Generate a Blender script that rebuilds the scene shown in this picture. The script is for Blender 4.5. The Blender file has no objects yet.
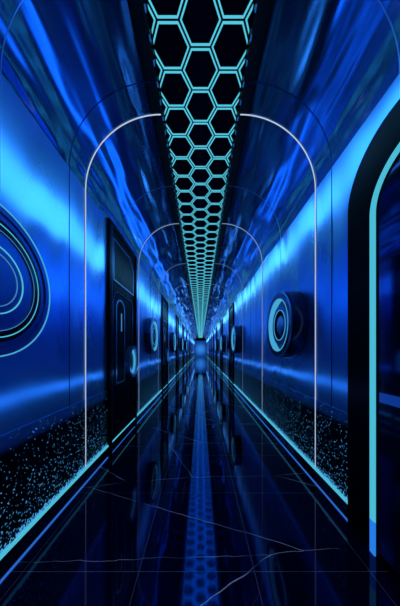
import bpy, bmesh, math
from mathutils import Vector, Matrix
S=bpy.context.scene
S.view_settings.view_transform='Standard'
COL=S.collection
W=1.0; ZC=2.54; R=0.655; ZT=ZC+R; EYE=1.15; Y0=-1.5; Y1=36.0; HS=0.325
# ---------- materials
def newmat(n):
    m=bpy.data.materials.new(n); m.use_nodes=True
    nt=m.node_tree; b=nt.nodes['Principled BSDF']; return m,nt,b
def simple(n,c,rough=.3,metal=0,spec=.5):
    m,nt,b=newmat(n); b.inputs['Base Color'].default_value=(*c,1)
    b.inputs['Roughness'].default_value=rough; b.inputs['Metallic'].default_value=metal
    b.inputs['Specular IOR Level'].default_value=spec
    t=nt.nodes.new('ShaderNodeTexNoise'); t.inputs['Scale'].default_value=6
    r=nt.nodes.new('ShaderNodeMapRange'); r.inputs['To Min'].default_value=rough*.8; r.inputs['To Max'].default_value=rough*1.2
    nt.links.new(t.outputs['Fac'],r.inputs['Value']); nt.links.new(r.outputs[0],b.inputs['Roughness'])
    return m
def emis(n,c,s=1):
    m,nt,b=newmat(n); b.inputs['Base Color'].default_value=(0,0,0,1)
    b.inputs['Emission Color'].default_value=(*c,1); b.inputs['Emission Strength'].default_value=s
    b.inputs['Specular IOR Level'].default_value=0
    return m
CY=(.07,.50,.68)
m_cyan=emis('cyan_led',CY,1.0)
m_cyan2=emis('cyan_led_dim',(.06,.38,.68),1.)
m_ring=emis('ring_led_dim',(.05,.22,.5),1.)
m_honey=emis('honeycomb_led',(.08,.50,.66),1.15)
m_white=emis('white_led',(.50,.60,.80),1.0)
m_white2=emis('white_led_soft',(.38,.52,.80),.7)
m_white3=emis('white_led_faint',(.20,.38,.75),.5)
m_blue=emis('blue_led',(.02,.13,.55),1.0)
m_dashrefl=emis('blue_led_dim',(.012,.09,.38),1.0)
m_ledrefl=emis('deep_blue_led',(.02,.2,.8),1.0)
def endmat():
    m,nt,b=newmat('end_glow'); N=nt.nodes; L=nt.links
    b.inputs['Base Color'].default_value=(0,0,0,1); b.inputs['Specular IOR Level'].default_value=0
    tc=N.new('ShaderNodeTexCoord'); mp=N.new('ShaderNodeMapping'); mp.inputs['Location'].default_value=(0,-Y1,-1.3)
    L.new(tc.outputs['Object'],mp.inputs[0])
    ln=N.new('ShaderNodeVectorMath'); ln.operation='LENGTH'; L.new(mp.outputs[0],ln.inputs[0])
    r=N.new('ShaderNodeMapRange'); r.interpolation_type='SMOOTHSTEP'; r.inputs['From Min'].default_value=.1; r.inputs['From Max'].default_value=1.4
    L.new(ln.outputs['Value'],r.inputs['Value'])
    mx=N.new('ShaderNodeMix'); mx.data_type='RGBA'; mx.inputs['A'].default_value=(.03,.25,.85,1); mx.inputs['B'].default_value=(.005,.05,.28,1)
    L.new(r.outputs[0],mx.inputs['Factor']); L.new(mx.outputs['Result'],b.inputs['Emission Color']); b.inputs['Emission Strength'].default_value=.9
    return m
m_end=endmat()
m_black=simple('gloss_black',(.002,.003,.008),.15,0,.3)
m_blackm=simple('satin_black',(.0015,.002,.005),.55,0,.04)
m_seam=simple('seam_blue',(.01,.03,.16),.4,.8)
m_seam2=simple('seam_light_blue',(.25,.45,.8),.3,.9)
m_dmetal=simple('dark_blue_metal',(.05,.12,.28),.35,.9)
m_lmetal=simple('blue_grey_metal',(.22,.38,.6),.3,.9)
m_rim=simple('black_chrome',(.02,.045,.10),.15,.9)
m_face=simple('blue_lacquer_face',(.04,.13,.36),.3,.8)
m_doorg=simple('mirror_black_lacquer',(.02,.05,.16),.07,.9)
def wallmat(n,c,rough,metal,bump,sc=(1,1.8,.5),var=.35,det=1):
    m,nt,b=newmat(n)
    b.inputs['Base Color'].default_value=(*c,1); b.inputs['Metallic'].default_value=metal
    tc=nt.nodes.new('ShaderNodeTexCoord'); mp=nt.nodes.new('ShaderNodeMapping')
    mp.inputs['Scale'].default_value=sc
    nz=nt.nodes.new('ShaderNodeTexNoise'); nz.inputs['Scale'].default_value=1.4; nz.inputs['Detail'].default_value=det
    nt.links.new(tc.outputs['Object'],mp.inputs[0]); nt.links.new(mp.outputs[0],nz.inputs['Vector'])
    r=nt.nodes.new('ShaderNodeMapRange'); r.inputs['From Min'].default_value=.3; r.inputs['From Max'].default_value=.7
    r.inputs['To Min'].default_value=rough*(1-var); r.inputs['To Max'].default_value=rough*(1+var)
    nt.links.new(nz.outputs['Fac'],r.inputs['Value']); nt.links.new(r.outputs[0],b.inputs['Roughness'])
    bp=nt.nodes.new('ShaderNodeBump'); bp.inputs['Strength'].default_value=bump; bp.inputs['Distance'].default_value=.15
    nt.links.new(nz.outputs['Fac'],bp.inputs['Height']); nt.links.new(bp.outputs[0],b.inputs['Normal'])
    return m
WC=(.12,.35,.76)
m_wall=wallmat('blue_metal_wall',WC,.31,.95,.30,(1,1.6,.6),.3)
m_cove=wallmat('blue_metal_cove',(.09,.27,.60),.16,.97,.55,(2.4,.55,2.4),.3,1.5)
def floormat():
    m,nt,b=newmat('black_marble_tiles'); L=nt.links; N=nt.nodes
    tc=N.new('ShaderNodeTexCoord')
    def m2(op,a,bv=None):
        x=N.new('ShaderNodeMath'); x.operation=op
        for i,v in enumerate((a,bv)):
            if v is None: continue
            if isinstance(v,(int,float)): x.inputs[i].default_value=v
            else: L.new(v,x.inputs[i])
        return x.outputs[0]
    nd=N.new('ShaderNodeTexNoise'); nd.inputs['Scale'].default_value=7; nd.inputs['Detail'].default_value=5
    L.new(tc.outputs['Object'],nd.inputs['Vector'])
    mxv=N.new('ShaderNodeMix'); mxv.data_type='VECTOR'; mxv.inputs['Factor'].default_value=.035
    L.new(tc.outputs['Object'],mxv.inputs['A']); L.new(nd.outputs['Color'],mxv.inputs['B'])
    mp=N.new('ShaderNodeMapping'); mp.inputs['Rotation'].default_value=(0,0,.14); mp.inputs['Location'].default_value=(.4,.35,0); mp.inputs['Scale'].default_value=(.4,1.7,1)
    L.new(mxv.outputs['Result'],mp.inputs[0])
    vo=N.new('ShaderNodeTexVoronoi'); vo.voronoi_dimensions='2D'; vo.feature='DISTANCE_TO_EDGE'; vo.inputs['Scale'].default_value=1.3
    L.new(mp.outputs[0],vo.inputs['Vector'])
    v=N.new('ShaderNodeMapRange'); v.inputs['From Min'].default_value=.0; v.inputs['From Max'].default_value=.0032
    v.inputs['To Min'].default_value=1; v.inputs['To Max'].default_value=0; L.new(vo.outputs['Distance'],v.inputs['Value'])
    n2=N.new('ShaderNodeTexNoise'); n2.inputs['Scale'].default_value=2.6; L.new(tc.outputs['Object'],n2.inputs['Vector'])
    br=N.new('ShaderNodeMapRange'); br.inputs['From Min'].default_value=.36; br.inputs['From Max'].default_value=.55; L.new(n2.outputs['Fac'],br.inputs['Value'])
    vein=m2('MULTIPLY',v.outputs[0],br.outputs[0])
    bk=N.new('ShaderNodeTexBrick'); bk.offset=0; bk.inputs['Scale'].default_value=1
    bk.inputs['Brick Width'].default_value=.6; bk.inputs['Row Height'].default_value=.6; bk.inputs['Mortar Size'].default_value=.0015; bk.inputs['Mortar Smooth'].default_value=0
    mp3=N.new('ShaderNodeMapping'); mp3.inputs['Location'].default_value=(.32,.11,0); L.new(tc.outputs['Object'],mp3.inputs[0]); L.new(mp3.outputs[0],bk.inputs['Vector'])
    mort=m2('MULTIPLY',bk.outputs['Fac'],.2)
    tot=m2('MAXIMUM',vein,mort)
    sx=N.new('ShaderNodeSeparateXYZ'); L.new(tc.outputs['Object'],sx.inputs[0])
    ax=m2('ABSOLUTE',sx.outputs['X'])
    streak=N.new('ShaderNodeMapRange'); streak.interpolation_type='SMOOTHSTEP'; streak.inputs['From Min'].default_value=.05; streak.inputs['From Max'].default_value=.11
    streak.inputs['To Min'].default_value=1; streak.inputs['To Max'].default_value=0; L.new(ax,streak.inputs['Value'])
    m0=N.new('ShaderNodeMix'); m0.data_type='RGBA'; m0.inputs['A'].default_value=(.0006,.003,.05,1); m0.inputs['B'].default_value=(.006,.13,1,1)  # centre stripe coloured bluer to imitate the honeycomb's reflection streak
    L.new(streak.outputs[0],m0.inputs['Factor'])
    mx=N.new('ShaderNodeMix'); mx.data_type='RGBA'
    mx.inputs['B'].default_value=(1,.95,.9,1); L.new(m0.outputs['Result'],mx.inputs['A'])
    L.new(tot,mx.inputs['Factor']); L.new(mx.outputs['Result'],b.inputs['Base Color'])
    met=m2('MULTIPLY',m2('ADD',.65,m2('MULTIPLY',streak.outputs[0],.35)),m2('SUBTRACT',1,tot))
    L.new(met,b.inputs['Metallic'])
    L.new(m2('ADD',m2('ADD',.04,m2('MULTIPLY',streak.outputs[0],.03)),m2('MULTIPLY',tot,.5)),b.inputs['Roughness'])
    b.inputs['Specular IOR Level'].default_value=.6
    return m
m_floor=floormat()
def glitter():
    m,nt,b=newmat('glitter_band'); L=nt.links; N=nt.nodes
    tc=N.new('ShaderNodeTexCoord')
    sx=N.new('ShaderNodeSeparateXYZ'); L.new(tc.outputs['Object'],sx.inputs[0])
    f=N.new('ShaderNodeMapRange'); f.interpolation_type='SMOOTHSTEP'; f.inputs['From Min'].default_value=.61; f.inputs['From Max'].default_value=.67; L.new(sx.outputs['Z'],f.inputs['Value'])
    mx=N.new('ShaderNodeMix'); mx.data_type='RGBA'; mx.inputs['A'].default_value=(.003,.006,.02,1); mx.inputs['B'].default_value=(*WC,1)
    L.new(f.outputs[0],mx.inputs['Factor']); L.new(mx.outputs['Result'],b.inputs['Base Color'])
    b.inputs['Roughness'].default_value=.31; b.inputs['Metallic'].default_value=.95
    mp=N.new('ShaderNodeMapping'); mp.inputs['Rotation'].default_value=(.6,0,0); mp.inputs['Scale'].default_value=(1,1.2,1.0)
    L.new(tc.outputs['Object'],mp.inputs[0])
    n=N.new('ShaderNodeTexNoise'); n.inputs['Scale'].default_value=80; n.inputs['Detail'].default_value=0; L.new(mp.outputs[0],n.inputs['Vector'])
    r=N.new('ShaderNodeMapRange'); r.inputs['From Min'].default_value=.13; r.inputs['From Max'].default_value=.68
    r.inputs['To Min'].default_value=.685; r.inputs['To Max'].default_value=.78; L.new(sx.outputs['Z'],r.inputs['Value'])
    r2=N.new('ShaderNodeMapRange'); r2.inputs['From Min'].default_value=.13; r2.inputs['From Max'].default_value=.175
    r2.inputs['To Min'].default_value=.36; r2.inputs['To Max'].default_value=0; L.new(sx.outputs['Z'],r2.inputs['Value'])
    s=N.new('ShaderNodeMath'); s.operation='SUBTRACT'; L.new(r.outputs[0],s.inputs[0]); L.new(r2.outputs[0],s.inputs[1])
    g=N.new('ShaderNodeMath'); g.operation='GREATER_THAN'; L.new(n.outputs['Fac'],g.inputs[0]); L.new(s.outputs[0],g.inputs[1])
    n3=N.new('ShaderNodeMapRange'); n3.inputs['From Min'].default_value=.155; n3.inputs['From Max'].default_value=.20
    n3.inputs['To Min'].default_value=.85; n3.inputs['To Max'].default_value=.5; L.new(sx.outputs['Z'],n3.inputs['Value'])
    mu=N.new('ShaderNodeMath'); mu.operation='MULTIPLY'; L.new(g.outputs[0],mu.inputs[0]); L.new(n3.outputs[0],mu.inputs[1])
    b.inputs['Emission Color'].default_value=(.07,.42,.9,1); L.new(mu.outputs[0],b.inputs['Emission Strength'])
    return m
m_glit=glitter()
# ---------- helpers
def mesh(name,vs,fs,mat,smooth=False,parent=None):
    me=bpy.data.meshes.new(name); me.from_pydata(vs,[],fs); me.update()
    bm=bmesh.new(); bm.from_mesh(me); bmesh.ops.recalc_face_normals(bm,faces=bm.faces); bm.to_mesh(me); bm.free()
    me.materials.append(mat)
    if smooth:
        for p in me.polygons: p.use_smooth=True
    o=bpy.data.objects.new(name,me); COL.objects.link(o)
    if parent:
        o.parent=parent; o.matrix_parent_inverse=parent.matrix_basis.inverted()
    return o
def join_boxes(bxs):
    vs=[];fs=[]
    for (a,b) in bxs:
        i=len(vs)
        for x in (a[0],b[0]):
            for y in (a[1],b[1]):
                for z in (a[2],b[2]): vs.append((x,y,z))
        fs+= [(i,i+1,i+3,i+2),(i+4,i+6,i+7,i+5),(i,i+4,i+5,i+1),(i+2,i+3,i+7,i+6),(i,i+2,i+6,i+4),(i+1,i+5,i+7,i+3)]
    return vs,fs
def box(name,a,b,mat,parent=None,bev=0):
    o=mesh(name,*join_boxes([(a,b)]),mat,parent=parent)
    if bev:
        md=o.modifiers.new('b','BEVEL'); md.width=bev; md.segments=2
    return o
def struct(o): o['kind']='structure'; return o
def extrude_profile(name,pts,y0,y1,mat):
    n=len(pts); vs=[(p[0],y,p[1]) for y in (y0,y1) for p in pts]
    fs=[(i,i+1,n+i+1,n+i) for i in range(n-1)]
    return mesh(name,vs,fs,mat)
def half_profile(s,off=0,z0=0.0,n=24):
    pts=[(s*(W-off),z0),(s*(W-off),ZC)]
    for i in range(1,n+1):
        a=math.pi/2*i/n
        pts.append((s*(W-R+(R-off)*math.cos(a)),ZC+(R-off)*math.sin(a)))
    return pts
def rib(name,s,y,wid,o0,o1,mat,z0=0.0,parent=None):
    A=half_profile(s,o0,z0); B=half_profile(s,o1,z0)
    vs=[];fs=[];n=len(A)
    for P_ in (A,B):
        for yy in (y-wid/2,y+wid/2): vs+=[(p[0],yy,p[1]) for p in P_]
    q=lambda k,i:k*n+i
    for i in range(n-1):
        for a,b in ((0,1),(1,3),(3,2),(2,0)):
            fs.append((q(a,i),q(a,i+1),q(b,i+1),q(b,i)))
    for i in (0,n-1): fs.append((q(0,i),q(1,i),q(3,i),q(2,i)))
    return mesh(name,vs,fs,mat,parent=parent)
# ---------- shell
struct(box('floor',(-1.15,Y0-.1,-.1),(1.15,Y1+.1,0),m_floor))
for s,nm in ((-1,'left'),(1,'right')):
    struct(box('wall_'+nm,(s*W,Y0,.0),(s*(W+.1),Y1,ZC),m_wall))
    struct(box('baseboard_'+nm,(s*(W-.012),Y0,.015),(s*W,Y1,.12),m_black))
A=half_profile(-1,0)[1:]; B=half_profile(1,0)[1:]
rec=ZT+.06
pts=A+[(-HS,ZT),(-HS,rec),(HS,rec),(HS,ZT)]+B[::-1]
o=extrude_profile('ceiling',pts,Y0,Y1,m_cove); struct(o)
for p in o.data.polygons:
    if abs(p.normal.x)*abs(p.normal.z)>.001: p.use_smooth=True
o.data.materials.append(m_black)
for p in o.data.polygons:
    if abs(p.center.x)<W-R+.07: p.material_index=1
struct(box('wall_back',(-1.1,Y0-.1,0),(1.1,Y0,rec+.1),m_blackm))
struct(box('wall_front',(-1.1,Y1,0),(1.1,Y1+.1,rec+.1),m_blackm))
k=1
for s in (-1,1):
    for (z0,z1,x,mt) in ((.12,.135,.02,m_cyan),(.0,.010,.016,m_blue)):
        struct(box('trim_%d'%k,(s*(W-x),Y0,z0),(s*W,Y1,z1),mt)); k+=1
    struct(box('trim_%d'%k,(s*(W-.004),Y0,.135),(s*W,Y1,.72),m_glit)); k+=1
    bx=[];y=Y0+.1
    while y<14:
        bx.append(((s*(HS+.002),y,ZT-.006),(s*(HS+.009),y+.03,ZT-.001))); y+=.12
    struct(mesh('trim_%d'%k,*join_boxes(bx),m_dashrefl)); k+=1  # glowing dashes stand in for honeycomb reflections on the recess sides
ys=[1.05,1.6,2.62]+[2.62+1.57*i for i in range(1,20)]
for y in ys:
    for s in (-1,1):
        struct(rib('trim_%d'%k,s,y,.004,-.0,.003,m_seam2 if y in (1.05,2.62) else m_seam,z0=.72 if y!=1.05 else 1.95)); k+=1  # paler seams also imitate thin arcs reflected in the cove
# ---------- arch lights
ya=[.25]+[1.82+1.57*i for i in range(22)]
for ia,y in enumerate(ya):
    for s in (-1,1):
        e=bpy.data.objects.new('arch_light',None); e.location=(s*W,y,0); COL.objects.link(e)
        e['label']='thin white LED strip curving up the metal wall'
        e['category']='light strip'; e['group']='arched LED strips along the corridor'
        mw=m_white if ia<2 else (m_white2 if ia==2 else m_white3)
        for nm,w,a,b,mt in (('channel',.009,.0,.002,m_black),('led_diffuser',.0062,.002,.007,mw)):
            rib(nm,s,y,w,a,b,mt,z0=.004,parent=e)
# ---------- honeycomb
e=bpy.data.objects.new('honeycomb_ceiling_light',None); e.location=(0,Y0,rec); COL.objects.link(e)
e['label']='long strip of glowing cyan hexagon outlines on black ceiling'; e['category']='ceiling light'
box('backing_panel',(-HS+.004,Y0+.01,rec-.012),(HS-.004,Y1-.01,rec-.002),m_black,e)
s0=.138; cs=1.5*s0; per=math.sqrt(3)*s0
vs=[];fs=[]
zt=rec-.012; zb=rec-.018
y=Y0+.2
while y<Y1-.2:
    for c in range(-2,3):
        cx=c*cs; cy=y+(per/2 if c%2 else 0)
        base=len(vs)
        for z in (zt,zb):
            for rr in (s0*.94,s0*.865):
                for kk in range(6):
                    a=math.pi/3*kk; vs.append((cx+rr*math.cos(a),cy+rr*math.sin(a),z))
        for kk in range(6):
            k2=(kk+1)%6
            for a,b in ((0,6),(6,18),(18,12),(12,0)):
                fs.append((base+a+kk,base+a+k2,base+b+k2,base+b+kk))
    y+=per
o=mesh('honeycomb_tubing',vs,fs,m_honey,parent=e)
bm=bmesh.new(); bm.from_mesh(o.data)
for s in (-1,1):
    bmesh.ops.bisect_plane(bm,geom=bm.verts[:]+bm.edges[:]+bm.faces[:],plane_co=(s*(HS-.006),0,0),plane_no=(s,0,0),clear_outer=True)
bm.to_mesh(o.data); bm.free()
# ---------- round lamps
def ring_lathe(name,prof,s,y,z,mat,parent,n=64):
    vs=[];fs=[];m=len(prof)
    for i in range(n):
        a=2*math.pi*i/n
        for r,p in prof: vs.append((s*(W-p),y+r*math.cos(a),z+r*math.sin(a)))
    for i in range(n):
        i2=(i+1)%n
        for q in range(m):
            q2=(q+1)%m; fs.append((i*m+q,i*m+q2,i2*m+q2,i2*m+q))
    return mesh(name,vs,fs,mat,parent=parent)
def rect(r0,r1,p0,p1): return [(r0,p0),(r1,p0),(r1,p1),(r0,p1)]
def porthole(s,y,z,r,d,big=False):
    e=bpy.data.objects.new('round_wall_lamp',None); e.location=(s*W,y,z-r); COL.objects.link(e)
    e['category']='wall lamp'
    if big:
        e['label']='large flat blue disc wall lamp with thin glowing rings'
        ring_lathe('rim',[(r*.9,.0),(r*1.0,0),(r,d),(r*.9,d)],s,y,z,m_face,e)
        ring_lathe('outer_led_ring',rect(r*.972,r*.99,d,d+.004),s,y,z,m_cyan2,e)
        ring_lathe('dish',[(r*.02,0),(r*.9,0),(r*.9,d*.6),(r*.02,d*.6)],s,y,z,m_face,e)
        ring_lathe('middle_collar',rect(r*.66,r*.80,d*.6,d*.95),s,y,z,m_black,e)
        ring_lathe('middle_led_ring',rect(r*.73,r*.745,d*.95,d),s,y,z,m_cyan,e)
        ring_lathe('inner_led_ring',rect(r*.65,r*.66,d*.95,d),s,y,z,m_ring,e)
        ring_lathe('hub',rect(r*.01,r*.44,d*.6,d*1.0),s,y,z,m_dmetal,e)
        ring_lathe('hub_led_ring',rect(r*.43,r*.445,d,d+.004),s,y,z,m_cyan,e)
        ring_lathe('inner_hub_ring',rect(r*.34,r*.35,d,d+.004),s,y,z,m_ring,e)
        return
    e['group']='round lamps on the corridor walls'
    e['label']='round black-chrome drum wall lamp with concentric rings'
    ring_lathe('rim',[(r*.84,.0),(r*.97,0),(r,.01),(r,d-.03),(r*.96,d),(r*.80,d),(r*.78,d-.02)],s,y,z,m_rim,e)
    ring_lathe('rim_edge',rect(r*.955,r*.98,d-.012,d+.003),s,y,z,m_lmetal,e)
    ring_lathe('outer_led_ring',rect(r*.77,r*.79,d*.6,d+.002),s,y,z,m_cyan2,e)
    ring_lathe('dish',[(r*.02,0),(r*.78,0),(r*.78,d*.6),(r*.6,d*.5),(r*.02,d*.5)],s,y,z,m_rim,e)
    ring_lathe('inner_collar',rect(r*.46,r*.6,d*.5,d*.85),s,y,z,m_dmetal,e)
    ring_lathe('inner_led_ring',rect(r*.44,r*.46,d*.85,d*.85+.004),s,y,z,m_cyan2,e)
    ring_lathe('hub',[(r*.01,d*.4),(r*.34,d*.4),(r*.34,d*.7),(r*.28,d*.8),(r*.01,d*.8)],s,y,z,m_rim,e)
porthole(-1,.99,1.49,.38,.02,True)
for y in (4.1,7.3,10.5,13.6): porthole(-1,y,1.42,.36,.11)
for y in (2.30,5.4,8.6,11.8): porthole(1,y,1.42,.36,.16)
# ---------- doors
dn=1
def P(name,e,s,a,b,mat,bev=0):
    return box(name,(s*(W-a[0]),a[1],a[2]),(s*(W-b[0]),b[1],b[2]),mat,e,bev)
def archpoly(yc,hw,z0,z1,r,n=10):
    pts=[(yc-hw,z0),(yc+hw,z0)]
    for i in range(n+1):
        a=math.pi/2*i/n; pts.append((yc+hw-r+r*math.cos(a),z1-r+r*math.sin(a)))
    for i in range(n+1):
        a=math.pi/2+math.pi/2*i/n; pts.append((yc-hw+r+r*math.cos(a),z1-r+r*math.sin(a)))
    return pts
def plate(name,e,s,pts,p0,p1,mat):
    n=len(pts); vs=[(s*(W-p0),y,z) for y,z in pts]+[(s*(W-p1),y,z) for y,z in pts]
    fs=[tuple(range(n)),tuple(range(2*n-1,n-1,-1))]+[(i,(i+1)%n,n+(i+1)%n,n+i) for i in range(n)]
    return mesh(name,vs,fs,mat,parent=e)
def ringplate(name,e,s,A,B,p0,p1,mat,closed=True):
    n=len(A); vs=[(s*(W-p),y,z) for P_,p in ((A,p0),(B,p0),(A,p1),(B,p1)) for y,z in P_]; fs=[]
    rng=range(n) if closed else range(1,n)
    for i in rng:
        j=(i+1)%n
        for a,b in ((0,1),(1,3),(3,2),(2,0)): fs.append((a*n+i,a*n+j,b*n+j,b*n+i))
    if not closed:
        for i in (1,0): fs.append((i,n+i,3*n+i,2*n+i))
    return mesh(name,vs,fs,mat,parent=e)
def door(s,yc,hw=.48,h=2.56):
    global dn
    e=bpy.data.objects.new('door_%d'%dn,None); dn+=1; e.location=(s*W,yc,0); COL.objects.link(e); e['kind']='structure'
    e['label']='black cabin door with angled upper panel and round handle'
    e['category']='door'
    a=yc-hw;b=yc+hw
    mesh('frame',*join_boxes([((s*(W-.034),a,.003),(s*W,a+.05,h)),((s*(W-.034),b-.05,.003),(s*W,b,h)),((s*(W-.034),a+.05,h-.05),(s*W,b-.05,h))]),m_blackm,parent=e)
    mesh('frame_edge',*join_boxes([((s*(W-.038),a+.045,.003),(s*(W-.034),a+.053,h-.05)),((s*(W-.038),b-.053,.003),(s*(W-.034),b-.045,h-.05))]),m_dmetal,parent=e)
    P('leaf',e,s,(.014,a+.05,.003),(.0,b-.05,h-.05),m_blackm)
    tp=[(a+.12,h-.62),(b-.14,h-.62),(b-.14,h-.28),(b-.3,h-.14),(a+.12,h-.14)]
    tq=[(a+.134,h-.604),(b-.154,h-.604),(b-.154,h-.287),(b-.306,h-.154),(a+.134,h-.154)]
    ringplate('panel_edging',e,s,tp,tq,.014,.024,m_dmetal)
    plate('upper_panel',e,s,tq,.014,.018,m_blackm)
    A=archpoly(yc-.02,.34,.2,h-.72,.14); B=archpoly(yc-.02,.328,.212,h-.732,.128)
    ringplate('panel_moulding',e,s,A,B,.014,.022,m_rim)
    A=archpoly(yc-.15,.14,.75,1.76,.138); B=archpoly(yc-.15,.122,.768,1.742,.12)
    ringplate('window_edging',e,s,A,B,.014,.026,m_lmetal)
    plate('window',e,s,B,.014,.02,m_blackm)
    P('light_slot',e,s,(.014,yc-.13,1.38),(.028,yc-.117,1.6),m_ring)
    n=28
    ring=lambda r:[(yc+.2+r*math.cos(2*math.pi*i/n),.99+r*1.15*math.sin(2*math.pi*i/n)) for i in range(n)]
    ringplate('handle',e,s,ring(.19),ring(.155),.016,.08,m_lmetal)
    ringplate('handle_light',e,s,ring(.15),ring(.125),.016,.05,m_cyan2 if yc<4 else m_ring)
    plate('handle_backplate',e,s,ring(.125),.014,.03,m_black)
for y in (2.72,5.85,8.95,12.1,15.2,18.4,21.5): door(-1,y)
for y in (6.75,9.9,13.1,16.2,19.3,22.5): door(1,y)
e=bpy.data.objects.new('door_%d'%dn,None); e.location=(W,.80,0); COL.objects.link(e); e['kind']='structure'
e['label']='gloss black arched door outlined by a cyan LED strip'; e['category']='door'
yc=.79
plate('surround',e,1,archpoly(yc,.60,.003,EYE+1.23,.34,16),.0,.026,m_blackm)
ringplate('led_outline',e,1,archpoly(yc,.41,.19,EYE+1.02,.26,16),archpoly(yc,.376,.19,EYE+.986,.226,16),.026,.034,m_cyan,closed=False)
for a in (-.41,.376): P('lower_led',e,1,(.026,yc+a,.003),(.034,yc+a+.034,.19),m_ledrefl)  # glowing blue pieces stand in for the LED strip's floor reflection
plate('leaf',e,1,archpoly(yc,.35,.05,EYE+.95,.19,16),.026,.030,m_doorg)
# end
e=bpy.data.objects.new('end_portal',None); e.location=(0,Y1,0); COL.objects.link(e)
e['label']='glowing blue doorway closing off the corridor'; e['category']='doorway'
box('glowing_panel',(-.9,Y1-.06,.0),(.9,Y1-.02,2.7),m_end,e)
mesh('frame',*join_boxes([((-.95,Y1-.1,0),(-.9,Y1,2.75)),((.9,Y1-.1,0),(.95,Y1,2.75)),((-.9,Y1-.1,2.7),(.9,Y1,2.75))]),m_dmetal,parent=e)
# ---------- added lights without fixtures
def area(x,yc,z,dirx,dirz,w,ly,power,color,nm='wall_washer',spread=None):
    l=bpy.data.lights.new(nm,'AREA'); l.shape='RECTANGLE'; l.size=w; l.size_y=ly
    l.energy=power; l.color=color
    if spread: l.spread=spread
    o=bpy.data.objects.new(nm,l); COL.objects.link(o)
    d=Vector((dirx,0,dirz)).normalized()
    zax=-d; yax=Vector((0,1,0)); xax=yax.cross(zax)
    M=Matrix((xax,yax,zax)).transposed().to_4x4(); M.translation=(x,yc,z); o.matrix_world=M
ym=(Y0+Y1)/2; ly=Y1-Y0-.2
area(-.80,ym,2.24,-1,.05,.30,ly,125,(.13,.54,1))  # unseen area lights added to form the bright bands on the walls
area(.82,ym,2.54,1,.1,.32,ly,135,(.13,.54,1))
for s in (-1,1):  # more unseen lights, added for the low wall glow and cove streaks
    area(s*.84,ym,.86,s,0,.06,ly,12,(.08,.38,1))
    area(s*.55,ym,2.7,s,.5,.03,ly,18,(.12,.46,1))
    area(s*.62,ym,2.5,s,.9,.03,ly,18,(.12,.46,1))
    area(s*.45,ym,2.55,s,.3,.02,ly,10,(.12,.46,1))
area(0,-.6,ZT-.02,.001,-1,.3,1.0,8,(1,.95,.9),'downlight',math.radians(110))  # unseen white light added behind the camera to whiten the floor veins
w=bpy.data.worlds.new('w'); S.world=w; w.use_nodes=True
w.node_tree.nodes['Background'].inputs[0].default_value=(.0,.002,.01,1)
cam=bpy.data.cameras.new('cam'); co=bpy.data.objects.new('camera',cam); COL.objects.link(co)
co.location=(0,0,EYE); co.rotation_euler=(math.pi/2,0,0)
cam.sensor_fit='HORIZONTAL'; cam.sensor_width=36; cam.lens=36*210/400
cam.shift_y=47/400; cam.shift_x=-.5/400; cam.clip_start=.02
S.camera=co
